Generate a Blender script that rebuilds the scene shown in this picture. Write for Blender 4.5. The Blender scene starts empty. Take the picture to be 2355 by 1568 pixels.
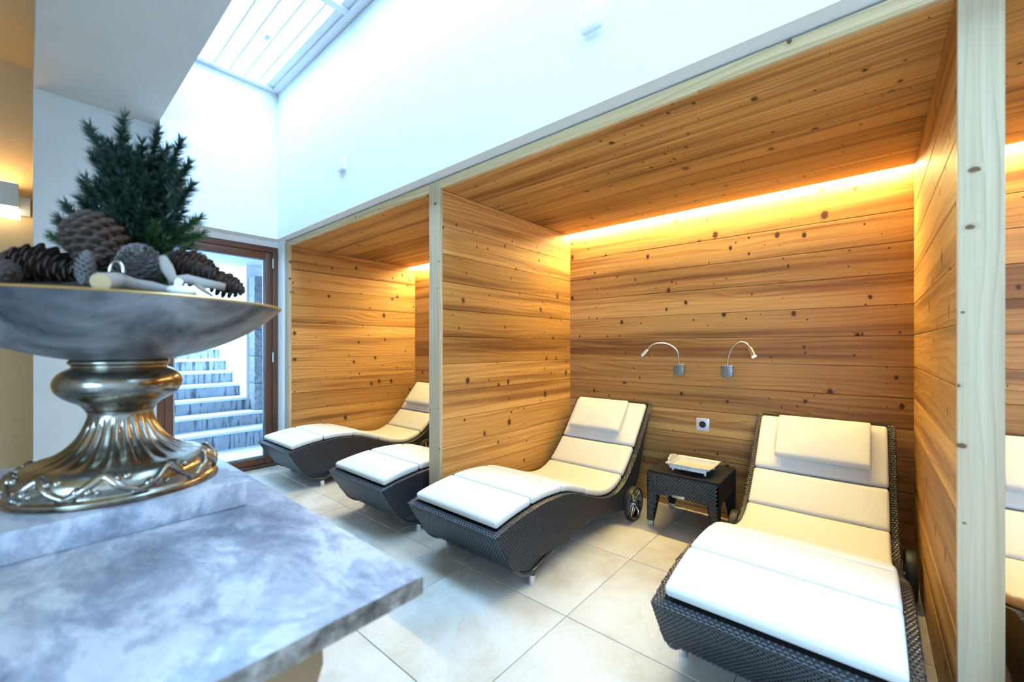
import bpy, bmesh, math, random
from mathutils import Vector, Matrix
random.seed(7)
PI = math.pi
C = bpy.context.scene.collection
S = bpy.context.scene

# ------------------------------------------------------------------ camera, world, light, exposure
YAW = math.radians(40.6)
F_PX, W_PX, H_PX, HORIZON = 960.0, 2355.0, 1568.0, 796.5
EYE = 1.10
cam_d = bpy.data.cameras.new('camera')
cam = bpy.data.objects.new('camera', cam_d); C.objects.link(cam)
cam.location = (0, 0, EYE)
cam.rotation_euler = (PI/2, 0, YAW)
cam_d.sensor_width = 36.0
cam_d.lens = F_PX / W_PX * 36.0
cam_d.shift_y = (HORIZON - H_PX/2) / W_PX
cam_d.clip_start = 0.02
cam_d.dof.use_dof = True
cam_d.dof.focus_distance = 2.6
cam_d.dof.aperture_fstop = 2.3
S.camera = cam

world = bpy.data.worlds.new('overcast_sky'); S.world = world
world.use_nodes = True
bg = world.node_tree.nodes['Background']
bg.inputs[0].default_value = (0.42, 0.68, 1.0, 1)
bg.inputs[1].default_value = 22.0

S.view_settings.view_transform = 'Standard'
S.view_settings.look = 'None'
S.view_settings.gamma = 1.0
S.view_settings.use_curve_mapping = False
S.view_settings.exposure = -0.10

LED_STRENGTH = 330.0
SCONCE_STRENGTH = 48.0

def portal(name, loc, rot, sx, sy):
    l = bpy.data.lights.new(name, 'AREA'); l.shape = 'RECTANGLE'; l.size = sx; l.size_y = sy
    l.cycles.is_portal = True
    o = bpy.data.objects.new(name, l); C.objects.link(o); o.location = loc; o.rotation_euler = rot
    return o

# ------------------------------------------------------------------ node material helpers
class NT:
    def __init__(self, name):
        self.m = bpy.data.materials.new(name); self.m.use_nodes = True
        self.t = self.m.node_tree; self.t.nodes.clear()
    def n(self, kind, props=None, **ins):
        nd = self.t.nodes.new('ShaderNode' + kind)
        for k, v in (props or {}).items(): setattr(nd, k, v)
        for k, v in ins.items():
            key = int(k[1:]) if k[0] == 'i' and k[1:].isdigit() else k.replace('_', ' ')
            s = nd.inputs[key]
            if hasattr(v, 'links') or isinstance(v, bpy.types.NodeSocket): self.t.links.new(v, s)
            else: s.default_value = v
        return nd
    def math(self, op, a, b=0.0, c=0.0, clamp=False):
        return self.n('Math', {'operation': op, 'use_clamp': clamp}, i0=a, i1=b, i2=c).outputs[0]
    def vec(self, x, y, z):
        return self.n('CombineXYZ', None, i0=x, i1=y, i2=z).outputs[0]
    def ramp(self, fac, stops, interp='LINEAR'):
        r = self.n('ValToRGB', None, i0=fac); e = r.color_ramp.elements; r.color_ramp.interpolation = interp
        while len(e) < len(stops): e.new(0.5)
        for el, (p, c) in zip(e, stops):
            el.position = p; el.color = tuple(c) + (1,) if len(c) == 3 else c
        return r.outputs[0]
    def mix(self, fac, a, b, mode='MIX'):
        nd = self.t.nodes.new('ShaderNodeMix'); nd.data_type = 'RGBA'; nd.blend_type = mode
        for k, v in ((0, fac), (6, a), (7, b)):
            s = nd.inputs[k]
            if isinstance(v, bpy.types.NodeSocket): self.t.links.new(v, s)
            else: s.default_value = v if k == 0 else (tuple(v) + (1,))[:4]
        return nd.outputs[2]
    def noise(self, vec, scale, detail=3.0, rough=0.55, dist=0.0):
        return self.n('TexNoise', None, Vector=vec, Scale=scale, Detail=detail, Roughness=rough, Distortion=dist).outputs[0]
    def bump(self, height, strength, dist):
        return self.n('Bump', None, Height=height, Strength=strength, Distance=dist).outputs[0]
    def out(self, shader):
        o = self.t.nodes.new('ShaderNodeOutputMaterial'); self.t.links.new(shader, o.inputs[0]); return self.m
    def principled(self, **kw):
        return self.out(self.n('BsdfPrincipled', None, **kw).outputs[0])
    def obj(self):
        return self.n('TexCoord').outputs['Object']
    def rnd(self):
        return self.n('ObjectInfo').outputs['Random']

def rgba(c): return tuple(c) + (1,)

def wood(name, light, mid, dark, knot=(0.07, 0.025, 0.008), knots=0.5, var=0.72, rough=0.5, along='x'):
    w = NT(name)
    co = w.obj(); r = w.rnd()
    sp = w.n('SeparateXYZ', None, i0=co)
    x, y, z = sp.outputs
    if along == 'z': x, z = z, w.math('ADD', sp.outputs[0], sp.outputs[1])
    x = w.math('ADD', x, w.math('MULTIPLY', r, 53.7))
    z0 = z
    z = w.math('ADD', z, w.math('MULTIPLY', r, 17.3))
    # knots: one per Voronoi cell, only in some of the cells, taller than wide
    def knot_layer(sx, sz, keep, r_min, r_max, seed):
        kv = w.n('TexVoronoi', {'voronoi_dimensions': '2D', 'feature': 'F1'}, Vector=w.vec(w.math('MULTIPLY_ADD', x, sx, seed), w.math('MULTIPLY', z, sz), 0.0), Scale=1.0, Randomness=1.0)
        kd = kv.outputs['Distance']; kc = w.n('SeparateColor', None, i0=kv.outputs['Color']).outputs
        gate = w.math('GREATER_THAN', kc[0], 1.0 - keep)
        rad = w.math('MULTIPLY_ADD', w.math('POWER', kc[1], 2.0), r_max-r_min, r_min)
        wob = w.math('MULTIPLY_ADD', w.noise(w.vec(w.math('MULTIPLY', x, 60.0), w.math('MULTIPLY', z, 60.0), r), 1.0, 2.0), 0.07, -0.035)
        kd2 = w.math('ADD', kd, wob)
        km = w.math('MULTIPLY', w.math('SUBTRACT', 1.0, w.math('DIVIDE', kd2, rad), clamp=True), gate)
        ha = w.math('MULTIPLY', w.math('POWER', w.math('SUBTRACT', 1.0, w.math('DIVIDE', kd, w.math('MULTIPLY', rad, 2.4)), clamp=True), 2.0), gate)
        return w.math('MULTIPLY', km, 3.5, clamp=True), ha
    km1, ha1 = knot_layer(7.4, 5.2, knots, 0.045, 0.14, 0.0)
    km2, ha2 = knot_layer(13.0, 10.5, knots*0.6, 0.035, 0.085, 41.0)
    kmask = w.math('MAXIMUM', km1, km2); halo = w.math('MAXIMUM', ha1, w.math('MULTIPLY', ha2, 0.7))
    nz = w.noise(w.vec(w.math('MULTIPLY', x, 0.75), w.math('MULTIPLY', z, 4.0), r), 1.0, 2.0)
    # growth rings: bend around knots, wander along the board
    v = w.math('ADD', w.math('MULTIPLY', z, 34.0), w.math('MULTIPLY', nz, 7.0))
    v = w.math('ADD', v, w.math('MULTIPLY', ha1, 2.2))
    ringc = w.math('POWER', w.math('FRACT', v), 3.0)
    rmask = w.math('MULTIPLY', w.math('SUBTRACT', w.noise(w.vec(w.math('MULTIPLY', x, 0.5), w.math('MULTIPLY', z, 7.0), w.math('MULTIPLY', r, 5.0)), 1.0, 2.0), 0.38, clamp=True), 4.0, clamp=True)
    fib = w.noise(w.vec(w.math('MULTIPLY', x, 3.0), w.math('MULTIPLY', z, 260.0), r), 1.0, 3.0, 0.6)
    fib2 = w.noise(w.vec(w.math('MULTIPLY', x, 0.9), w.math('MULTIPLY', z, 70.0), w.math('MULTIPLY', r, 3.0)), 1.0, 3.0, 0.6)
    streak = w.noise(w.vec(w.math('MULTIPLY', x, 0.45), w.math('MULTIPLY', z, 12.0), w.math('MULTIPLY', r, 9.0)), 1.0, 3.0, 0.55)
    base = w.mix(w.math('MULTIPLY', ringc, rmask), light, [c*0.7 for c in mid])
    base = w.mix(w.math('MULTIPLY', w.math('SUBTRACT', fib, 0.42, clamp=True), 2.2, clamp=True), base, mid)
    base = w.mix(w.math('MULTIPLY', w.math('SUBTRACT', fib2, 0.5, clamp=True), 2.4, clamp=True), base, mid)
    st = w.math('MULTIPLY', w.math('SUBTRACT', streak, 0.49, clamp=True), 6.0, clamp=True)
    base = w.mix(w.math('MULTIPLY', st, 0.8), base, dark)
    # board to board tone
    def tn(k): k = 1-(1-k)*var/0.72; return (k, k**1.15, k**1.35)
    tone = w.ramp(r, [(p, tn(k)) for p, k in ((0.0, 0.66), (0.10, 1.0), (0.24, 0.72), (0.38, 1.06), (0.50, 0.46), (0.60, 0.80), (0.74, 1.04), (0.86, 0.56), (1.0, 0.92))])
    base = w.mix(1.0, base, tone, 'MULTIPLY')
    base = w.mix(w.math('MULTIPLY', halo, 0.6), base, [c*0.5 for c in dark])
    base = w.mix(kmask, base, knot)
    h = w.math('ADD', w.math('MULTIPLY', w.math('MULTIPLY', ringc, rmask), -0.7), w.math('MULTIPLY', fib, 0.5))
    return w.principled(Base_Color=base, Roughness=rough, Specular_IOR_Level=0.3, Normal=w.bump(h, 0.35, 0.002))

def plain(name, col, rough=0.5, metal=0.0, bump=None, mott=0.0, spec=0.5, **kw):
    w = NT(name); co = w.obj()
    c = rgba(col)
    if mott:
        c = w.mix(w.noise(co, 6.0, 5.0), [v*(1-mott) for v in col], [min(1, v*(1+mott*0.5)) for v in col])
    args = dict(Base_Color=c, Roughness=rough, Metallic=metal, Specular_IOR_Level=spec)
    if bump: args['Normal'] = w.bump(w.noise(co, bump[0], 5.0, 0.6), bump[1], bump[2])
    args.update(kw)
    return w.principled(**args)

def emission(name, col, strength):
    w = NT(name)
    return w.out(w.n('Emission', None, Color=rgba(col), Strength=strength).outputs[0])

M = {}
M['wood'] = wood('larch_boards', (0.71, 0.395, 0.125), (0.45, 0.19, 0.046), (0.175, 0.06, 0.015), knots=0.38)
M['post'] = wood('spruce_post', (0.60, 0.465, 0.30), (0.50, 0.36, 0.20), (0.38, 0.25, 0.13), knot=(0.16, 0.08, 0.03), knots=0.22, var=0.12, along='z')
M['trim'] = wood('spruce_trim', (0.72, 0.56, 0.32), (0.58, 0.40, 0.19), (0.48, 0.31, 0.14), knot=(0.16, 0.08, 0.03), knots=0.2, var=0.12)
M['plaster'] = plain('white_plaster', (0.83, 0.84, 0.83), 0.85, bump=(9.0, 0.25, 0.01), mott=0.03)
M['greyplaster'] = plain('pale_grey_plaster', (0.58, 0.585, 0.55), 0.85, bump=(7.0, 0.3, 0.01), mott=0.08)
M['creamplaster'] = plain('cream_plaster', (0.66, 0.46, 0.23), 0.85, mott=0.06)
M['grout'] = plain('grout', (0.40, 0.39, 0.37), 0.9)
M['door'] = plain('brown_door_wood', (0.13, 0.052, 0.026), 0.4, mott=0.15)
M['seal'] = plain('silver_seal', (0.55, 0.58, 0.62), 0.3, 0.7)
M['white'] = plain('white_paint', (0.85, 0.86, 0.87), 0.45)
M['plate'] = plain('silver_plastic', (0.72, 0.73, 0.76), 0.35, 0.25)
M['chrome'] = plain('chrome', (0.80, 0.81, 0.83), 0.12, 1.0)
M['steel'] = plain('brushed_steel', (0.62, 0.63, 0.64), 0.32, 1.0)
M['darksteel'] = plain('grey_metal', (0.25, 0.26, 0.27), 0.4, 0.8)
M['silver'] = plain('polished_silver', (0.90, 0.90, 0.90), 0.38, 0.55)
M['rubber'] = plain('black_rubber', (0.018, 0.018, 0.02), 0.5)
M['wickerdark'] = plain('wicker_backing', (0.005, 0.005, 0.006), 0.8)
M['black'] = plain('socket_black', (0.01, 0.01, 0.012), 0.4)
M['led'] = emission('led_light', (1.0, 0.79, 0.30), LED_STRENGTH)
M['sconce_glow'] = emission('sconce_glow', (1.0, 0.62, 0.26), SCONCE_STRENGTH)
M['tube_glow'] = emission('tube_glow', (1.0, 0.80, 0.50), 7.0)
M['lamp_glow'] = emission('reading_lamp_glow', (0.95, 0.97, 1.0), 25.0)

def mat_wicker():
    w = NT('synthetic_rattan'); co = w.obj()
    f = w.noise(co, 90.0, 2.0)
    col = w.mix(f, (0.014, 0.0155, 0.019), (0.034, 0.037, 0.045))
    return w.principled(Base_Color=col, Roughness=0.30, Specular_IOR_Level=0.75)
M['wicker'] = mat_wicker()

def mat_fabric():
    w = NT('cream_leatherette'); co = w.obj()
    h = w.math('ADD', w.math('MULTIPLY', w.noise(co, 7.0, 2.0), 1.0), w.math('MULTIPLY', w.noise(co, 420.0, 2.0), 0.06))
    return w.principled(Base_Color=rgba((0.74, 0.72, 0.66)), Roughness=0.52, Specular_IOR_Level=0.35, Normal=w.bump(h, 0.28, 0.012))
M['fabric'] = mat_fabric()

def mat_tile():
    w = NT('floor_tile'); co = w.obj(); r = w.rnd()
    p = w.n('VectorMath', {'operation': 'ADD'}, i0=co, i1=w.vec(w.math('MULTIPLY', r, 31.0), w.math('MULTIPLY', r, 77.0), 0.0)).outputs[0]
    a = w.noise(p, 3.0, 6.0, 0.62, 0.4); b = w.noise(p, 60.0, 4.0, 0.7)
    col = w.ramp(a, [(0.3, (0.47, 0.40, 0.30)), (0.47, (0.60, 0.55, 0.46)), (0.62, (0.67, 0.64, 0.57)), (0.8, (0.56, 0.50, 0.40))])
    col = w.mix(w.math('MULTIPLY', w.math('SUBTRACT', b, 0.5, clamp=True), 1.4), col, (0.42, 0.36, 0.28))
    ro = w.math('MULTIPLY_ADD', a, 0.25, 0.28)
    return w.principled(Base_Color=col, Roughness=ro, Specular_IOR_Level=0.4, Normal=w.bump(b, 0.12, 0.002))
M['tile'] = mat_tile()

def mat_marble(name, dark=False):
    w = NT(name); co = w.obj()
    st = w.n('Mapping', None, Vector=co, Scale=(1.0, 1.6, 1.3), Rotation=(0, 0, 0.6)).outputs[0]
    a = w.noise(st, 4.6, 9.0, 0.68, 0.4)
    b = w.noise(st, 20.0, 8.0, 0.74, 0.5)
    vein = w.math('SUBTRACT', 1.0, w.math('MULTIPLY', w.math('ABSOLUTE', w.math('SUBTRACT', w.noise(st, 3.0, 6.0, 0.65, 0.6), 0.5)), 14.0), clamp=True)
    col = w.ramp(a, [(0.34, (0.12, 0.14, 0.19)), (0.44, (0.26, 0.29, 0.36)), (0.50, (0.36, 0.40, 0.48)), (0.54, (0.54, 0.56, 0.60)), (0.66, (0.40, 0.43, 0.49))])
    col = w.mix(w.math('MULTIPLY', w.math('SUBTRACT', b, 0.48, clamp=True), 3.0, clamp=True), col, (0.52, 0.55, 0.60))
    col = w.mix(w.math('MULTIPLY', vein, 0.5), col, (0.15, 0.17, 0.22))
    if dark: col = w.mix(1.0, col, (0.62, 0.60, 0.56), 'MULTIPLY')
    return w.principled(Base_Color=col, Roughness=0.30, Specular_IOR_Level=0.5)
M['marble'] = mat_marble('grey_marble'); M['plinthstone'] = mat_marble('plinth_stone', False)

def mat_pewter(name, rough, lo, hi, metal=0.85):
    w = NT(name); co = w.obj()
    a = w.noise(co, 7.0, 6.0, 0.6, 0.5); b = w.noise(co, 40.0, 4.0, 0.6)
    col = w.ramp(a, [(0.34, lo), (0.50, [(p+q)/2 for p, q in zip(lo, hi)]), (0.64, hi)])
    ro = w.math('MULTIPLY_ADD', a, 0.3, rough)
    return w.principled(Base_Color=col, Roughness=ro, Metallic=metal, Normal=w.bump(b, 0.15, 0.002))
M['pewter'] = mat_pewter('antique_silver', 0.08, (0.13, 0.11, 0.08), (0.50, 0.46, 0.39), 1.0)
M['bowlmetal'] = mat_pewter('weathered_pewter', 0.30, (0.045, 0.045, 0.05), (0.40, 0.40, 0.40), 0.6)
M['goldrim'] = plain('worn_gold', (0.75, 0.50, 0.20), 0.35, 1.0)
M['needle'] = plain('spruce_needles', (0.010, 0.034, 0.019), 0.5)
M['needle2'] = plain('spruce_needles_light', (0.032, 0.085, 0.022), 0.5)
M['bark'] = plain('bark', (0.10, 0.06, 0.035), 0.9, bump=(60.0, 0.6, 0.004))
M['cone_brown'] = plain('cone_scales_brown', (0.085, 0.052, 0.038), 0.7, mott=0.4)
M['cone_grey'] = plain('cone_scales_grey', (0.20, 0.175, 0.165), 0.7, mott=0.4)
M['drift'] = plain('driftwood', (0.36, 0.32, 0.28), 0.85, bump=(50.0, 0.5, 0.004), mott=0.3)
M['cutwood'] = plain('cut_log_end', (0.55, 0.38, 0.19), 0.8, mott=0.2)
M['moss'] = plain('bowl_fill', (0.05, 0.04, 0.032), 0.95, bump=(80.0, 0.9, 0.01), mott=0.5)
M['shell'] = plain('white_pebble', (0.86, 0.86, 0.84), 0.35)
M['tablewood'] = plain('brown_table_wood', (0.26, 0.17, 0.09), 0.5, mott=0.25)
M['snowstone'] = plain('frosted_tread', (0.74, 0.78, 0.82), 0.7, bump=(30.0, 0.5, 0.01), mott=0.12)
M['canopy'] = plain('concrete_soffit', (0.50, 0.53, 0.55), 0.8, mott=0.06)
M['soil'] = plain('snowy_ground', (0.78, 0.80, 0.83), 0.8, bump=(8.0, 0.4, 0.02))

def mat_slabedge():
    w = NT('rough_slab_edge'); co = w.obj()
    a = w.noise(co, 22.0, 7.0, 0.7)
    col = w.ramp(a, [(0.36, (0.05, 0.045, 0.04)), (0.5, (0.20, 0.175, 0.15)), (0.64, (0.40, 0.38, 0.36))])
    return w.principled(Base_Color=col, Roughness=0.6, Normal=w.bump(a, 0.8, 0.01))
M['slabedge'] = mat_slabedge()

def mat_riser():
    w = NT('wet_stained_riser'); co = w.obj()
    sp = w.n('SeparateXYZ', None, i0=co).outputs
    drip = w.noise(w.vec(w.math('MULTIPLY', sp[1], 26.0), w.math('MULTIPLY', sp[2], 3.0), sp[0]), 1.0, 3.0, 0.6)
    m = w.math('MULTIPLY', w.math('SUBTRACT', drip, 0.5, clamp=True), 7.0, clamp=True)
    base = w.mix(w.noise(co, 9.0, 5.0), (0.25, 0.28, 0.33), (0.46, 0.50, 0.56))
    col = w.mix(w.math('MULTIPLY', m, 0.85), base, (0.05, 0.06, 0.08))
    return w.principled(Base_Color=col, Roughness=0.7)
M['riser'] = mat_riser()

def mat_roughstone():
    w = NT('rough_hewn_stone'); co = w.obj()
    a = w.noise(co, 22.0, 6.0, 0.7)
    col = w.ramp(a, [(0.3, (0.16, 0.18, 0.21)), (0.7, (0.46, 0.49, 0.53))])
    return w.principled(Base_Color=col, Roughness=0.85, Normal=w.bump(a, 0.9, 0.03))
M['stone'] = mat_roughstone()

def mat_glass(name, refl=0.10):
    w = NT(name)
    tr = w.n('BsdfTransparent', None, Color=(0.93, 0.97, 1.0, 1)); gl = w.n('BsdfGlossy', None, Color=(1, 1, 1, 1), Roughness=0.02)
    lw = w.n('LayerWeight', None, Blend=0.12)
    f = w.math('MULTIPLY_ADD', lw.outputs['Fresnel'], 0.8, 0.0, clamp=True)
    return w.out(w.n('MixShader', None, i0=f, i1=tr.outputs[0], i2=gl.outputs[0]).outputs[0])
M['glass'] = mat_glass('window_glass')

# ------------------------------------------------------------------ mesh helpers
class MB:
    def __init__(s): s.v = []; s.f = []; s.mi = None
    def add(s, vs, fs):
        o = len(s.v); s.v += [tuple(p) for p in vs]; s.f += [tuple(i+o for i in f) for f in fs]; return s
    def box(s, x0, x1, y0, y1, z0, z1):
        return s.add([(x0,y0,z0),(x1,y0,z0),(x1,y1,z0),(x0,y1,z0),(x0,y0,z1),(x1,y0,z1),(x1,y1,z1),(x0,y1,z1)],
                     [(0,3,2,1),(4,5,6,7),(0,1,5,4),(1,2,6,5),(2,3,7,6),(3,0,4,7)])
    def prism(s, poly, place, d0, d1):
        """poly: 2D points; place(u, v, d) -> 3D point"""
        n = len(poly)
        vs = [place(u, v, d0) for u, v in poly] + [place(u, v, d1) for u, v in poly]
        return s.add(vs, [tuple(range(n))[::-1], tuple(range(n, 2*n))] + [(i, (i+1) % n, n+(i+1) % n, n+i) for i in range(n)])
    def lathe(s, prof, n=48, mod=None, cx=0, cy=0):
        vs = []
        for (r, z) in prof:
            for k in range(n):
                a = 2*PI*k/n; rr, zz = (r, z) if mod is None else mod(r, z, a)
                vs.append((cx+rr*math.cos(a), cy+rr*math.sin(a), zz))
        fs = []
        for i in range(len(prof)-1):
            for k in range(n):
                k2 = (k+1) % n
                fs.append((i*n+k, i*n+k2, (i+1)*n+k2, (i+1)*n+k))
        return s.add(vs, fs)
    def tube(s, pts, r, n=8, cap=True):
        pts = [Vector(p) for p in pts]; m = len(pts)
        rs = r if isinstance(r, (list, tuple)) else [r]*m
        t0 = (pts[1]-pts[0]).normalized(); up = Vector((0, 0, 1)) if abs(t0.z) < 0.9 else Vector((1, 0, 0))
        nrm = t0.cross(up).normalized(); vs = []
        for i, p in enumerate(pts):
            t = (pts[min(i+1, m-1)] - pts[max(i-1, 0)]).normalized()
            nrm = (nrm - t*nrm.dot(t)).normalized(); b = t.cross(nrm)
            for k in range(n):
                a = 2*PI*k/n; vs.append(p + (nrm*math.cos(a) + b*math.sin(a))*rs[i])
        fs = [(i*n+k, i*n+(k+1) % n, (i+1)*n+(k+1) % n, (i+1)*n+k) for i in range(m-1) for k in range(n)]
        if cap: fs += [tuple(range(n))[::-1], tuple(range((m-1)*n, m*n))]
        return s.add(vs, fs)
    def mesh(s, name, mat, smooth=False, bevel=0.0, seg=2, auto=None):
        me = bpy.data.meshes.new(name); me.from_pydata(s.v, [], s.f)
        bm = bmesh.new(); bm.from_mesh(me)
        bmesh.ops.recalc_face_normals(bm, faces=bm.faces)
        if bevel:
            ed = [e for e in bm.edges if len(e.link_faces) == 2 and e.calc_face_angle(0) > 0.5]
            bmesh.ops.bevel(bm, geom=ed, offset=bevel, segments=seg, profile=0.5, affect='EDGES')
        bm.to_mesh(me); bm.free()
        if mat is not None: me.materials.append(M[mat] if isinstance(mat, str) else mat)
        if smooth or bevel: me.shade_smooth()
        if auto or bevel: me.set_sharp_from_angle(angle=math.radians(auto or 35))
        return me
    def build(s, name, mat, parent=None, **kw):
        return link(name, s.mesh(name, mat, **kw), parent)

def link(name, me, parent=None, loc=None, rot=None):
    o = bpy.data.objects.new(name, me); C.objects.link(o)
    if parent is not None: o.parent = parent
    if loc is not None: o.location = loc
    if rot is not None: o.rotation_euler = rot
    return o
def tag(o, label, cat, group=None):
    o['label'] = label; o['category'] = cat
    if group: o['group'] = group
    return o
def struct(o, label=None):
    o['kind'] = 'structure'
    if label: o['label'] = label
    return o
def thing(name, loc, label, cat, group=None, rz=0.0):
    o = bpy.data.objects.new(name, None); C.objects.link(o); o.location = loc; o.rotation_euler = (0, 0, rz); o.empty_display_size = 0.05
    return tag(o, label, cat, group)
def copy_tree(o, parent=None):
    c = o.copy(); C.objects.link(c)
    if parent is not None: c.parent = parent
    for ch in list(o.children): copy_tree(ch, c)
    return c
def bx(name, mat, dims, parent=None, **kw):
    return MB().box(*dims).build(name, mat, parent, **kw)

def loft_pad(path, normals, hw, t, r, lat=Vector((1, 0, 0)), crown=0.0, wob=0.0, rng=random):
    """rounded pad following a path (bottom line); width 2*hw along lat, thickness t, edge radius r"""
    # resample: arc length
    L = [0.0]
    for a, b in zip(path, path[1:]): L.append(L[-1] + (b-a).length)
    T = L[-1]
    def at(s):
        for i in range(len(path)-1):
            if s <= L[i+1] or i == len(path)-2:
                f = (s-L[i])/max(1e-9, L[i+1]-L[i]); return path[i].lerp(path[i+1], f), normals[i].lerp(normals[i+1], f).normalized()
    ss = [0, r*0.12, r*0.4, r] + [r + (T-2*r)*k/12 for k in range(1, 12)] + [T-r, T-r*0.4, T-r*0.12, T]
    mb = MB(); ring = []
    nlat = 9
    for s in ss:
        e = min(s, T-s)
        ins = r - math.sqrt(max(0, r*r-(r-e)**2)) if e < r else 0
        p, n = at(s)
        w_, h_ = hw-ins*0.9, t/2-ins*0.9
        rr = max(0.002, min(r-ins*0.9, h_*0.95))
        sec = []
        for (cx, cy, a0) in ((w_-rr, h_-rr, 0), (-(w_-rr), h_-rr, 90), (-(w_-rr), -(h_-rr), 180), (w_-rr, -(h_-rr), 270)):
            for k in range(4):
                a = math.radians(a0+30*k); sec.append((cx+rr*math.cos(a), cy+rr*math.sin(a)))
            if a0 == 0:   # extra points across the top for the crown
                for k in range(1, nlat): sec.append(((w_-rr)*(1-2*k/nlat), h_))
        vs = []
        for (u, v) in sec:
            if v > h_*0.9: v += crown*math.cos(u/hw*PI/2)*math.sin(PI*min(1, max(0, s/T)))
            vs.append(p + lat*u + n*(v+t/2))
        ring.append(vs)
    m = len(ring[0])
    for rg in ring: mb.v += [tuple(v) for v in rg]
    for i in range(len(ring)-1):
        for k in range(m): mb.f.append((i*m+k, i*m+(k+1) % m, (i+1)*m+(k+1) % m, (i+1)*m+k))
    mb.f.append(tuple(range(m))[::-1]); mb.f.append(tuple(range((len(ring)-1)*m, len(ring)*m)))
    return mb

class Weave:
    """many small domed strand pieces, joined into one mesh"""
    def __init__(s): s.v = []; s.f = []
    def pad(s, c, u, v, n, lu, lv, h):
        o = len(s.v)
        for j in (-1, 0, 1):
            for i in (-1, 0, 1):
                k = h if (i == 0 and j == 0) else (h*0.1 if j == 0 else (h*0.55 if i == 0 else -h*0.1))
                p = c + u*(i*lu/2) + v*(j*lv/2) + n*k; s.v.append((p.x, p.y, p.z))
        for j in (0, 1):
            for i in (0, 1): s.f.append((o+j*3+i, o+j*3+i+1, o+(j+1)*3+i+1, o+(j+1)*3+i))
    def build(s, name, parent):
        me = bpy.data.meshes.new(name); me.from_pydata(s.v, [], s.f); me.materials.append(M['wicker']); me.shade_smooth()
        o = link(name, me, parent); o['kind'] = 'stuff'; return o

def inside(poly, x, y):
    c = False; n = len(poly)
    for i in range(n):
        x1, y1 = poly[i]; x2, y2 = poly[(i+1) % n]
        if (y1 > y) != (y2 > y) and x < (x2-x1)*(y-y1)/(y2-y1)+x1: c = not c
    return c

# ------------------------------------------------------------------ dimensions of the place
YF, YB = 1.548, 2.92            # niche front and back
ZC = 2.005                      # niche ceiling
ZU, YU = 2.063, 1.478           # underside and face of the upper wall
XD = -4.17                      # wall with the glass door
XU = -4.045                     # upper end wall
X1L, X1R = -3.972, -1.970       # niche beside the door
X2L, X2R = -1.872, 0.170        # middle niche
X3L, X3R = 0.250, 2.290         # niche at the right
ZL, YL = 2.80, 0.66             # lower ceiling and its edge
ZS = 3.36                       # skylight
YW0 = 0.036                     # end of the pale wall and of the lower ceiling
XR, YRR = 3.2, -3.2             # right and rear walls

# floor: slab with the joints, and the tiles on it
floor = struct(bx('floor', 'grout', (-4.62, XR, YRR, YB+0.05, -0.12, -0.004)), 'beige stone-look tiled floor')
tile_cache = {}
def tile(x0, x1, y0, y1):
    g = 0.002; lx, ly = round(x1-x0-2*g, 4), round(y1-y0-2*g, 4)
    if (lx, ly) not in tile_cache:
        tile_cache[(lx, ly)] = MB().box(-lx/2, lx/2, -ly/2, ly/2, -0.010, 0.0).mesh('tile', 'tile', bevel=0.0012, seg=1)
    link('tile', tile_cache[(lx, ly)], floor, ((x0+x1)/2, (y0+y1)/2, 0))
xs = sorted([-0.94+0.6*k for k in range(-5, 7)] + [XD, 2.66+0.54]); ys = [1.437+0.6*k for k in range(-7, 3)]
xs = [x for x in xs if x <= XR+1e-6]
for i in range(len(xs)-1):
    if xs[i+1]-xs[i] < 0.05: continue
    for y0 in ys:
        y1 = min(y0+0.6, YB)
        if y1-y0 > 0.03: tile(xs[i], xs[i+1], y0, y1)
for y0 in ys:
    if y0 + 0.6 <= 0.3: tile(-4.60, XD, y0, min(y0+0.6, YW0))

# boards -------------------------------------------------------------
plank_cache = {}
def plank_mesh(L, Wd, T=0.018):
    key = (round(L, 3), round(Wd, 4))
    if key not in plank_cache:
        c = 0.0025; g = 0.0008
        sec = [(0, g), (0, Wd-g), (-T+c, Wd-g), (-T, Wd-g-c), (-T, g+c), (-T+c, g)]
        plank_cache[key] = MB().prism(sec, lambda u, v, d: (d, u, v), 0.0, L).mesh('plank', 'wood')
    return plank_cache[key]
JZ = [0.0] + [0.036+0.16*k for k in range(0, 12)] + [ZC]      # board joints, from floor to ceiling
JZ[-2] = 1.797
def board_wall(parent, origin, rz, L, jz=JZ):
    for a, b in zip(jz, jz[1:]):
        link('plank', plank_mesh(L, b-a), parent, (origin[0], origin[1], a), (0, 0, rz))
BK = 0.018
wall_back = struct(bx('wall_back', 'plaster', (-4.3, XR, YB+BK, YB+0.15, 0, 2.4)), 'back wall of the niches clad in horizontal knotty boards')
for xl, xr in ((X1L, X1R), (X2L, X2R), (X3L, X3R)):
    board_wall(wall_back, (xl, YB+BK), 0, xr-xl)
SB = YF+0.022                   # side boards start behind the front trim
wall_nl = struct(bx('wall_niche_left', 'plaster', (-4.3, X1L-BK, YF+0.022, YB+BK, 0, ZC+0.054)), 'left side wall of the far niche clad in boards')
board_wall(wall_nl, (X1L-BK, SB), PI/2, YB-SB)
wall_d1 = struct(bx('wall_divider_left', 'wickerdark', (X1R+BK, X2L-BK, SB, YB+BK, 0, ZC+0.054)), 'board-clad divider between far niche and middle niche')
board_wall(wall_d1, (X2L-BK, SB), PI/2, YB-SB)
board_wall(wall_d1, (X1R+BK, YB), -PI/2, YB-SB)
wall_d2 = struct(bx('wall_divider_right', 'wickerdark', (X2R+BK, X3L-BK, SB, YB+BK, 0, ZC+0.054)), 'board-clad divider between middle niche and right niche')
board_wall(wall_d2, (X3L-BK, SB), PI/2, YB-SB)
board_wall(wall_d2, (X2R+BK, YB), -PI/2, YB-SB)
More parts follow.
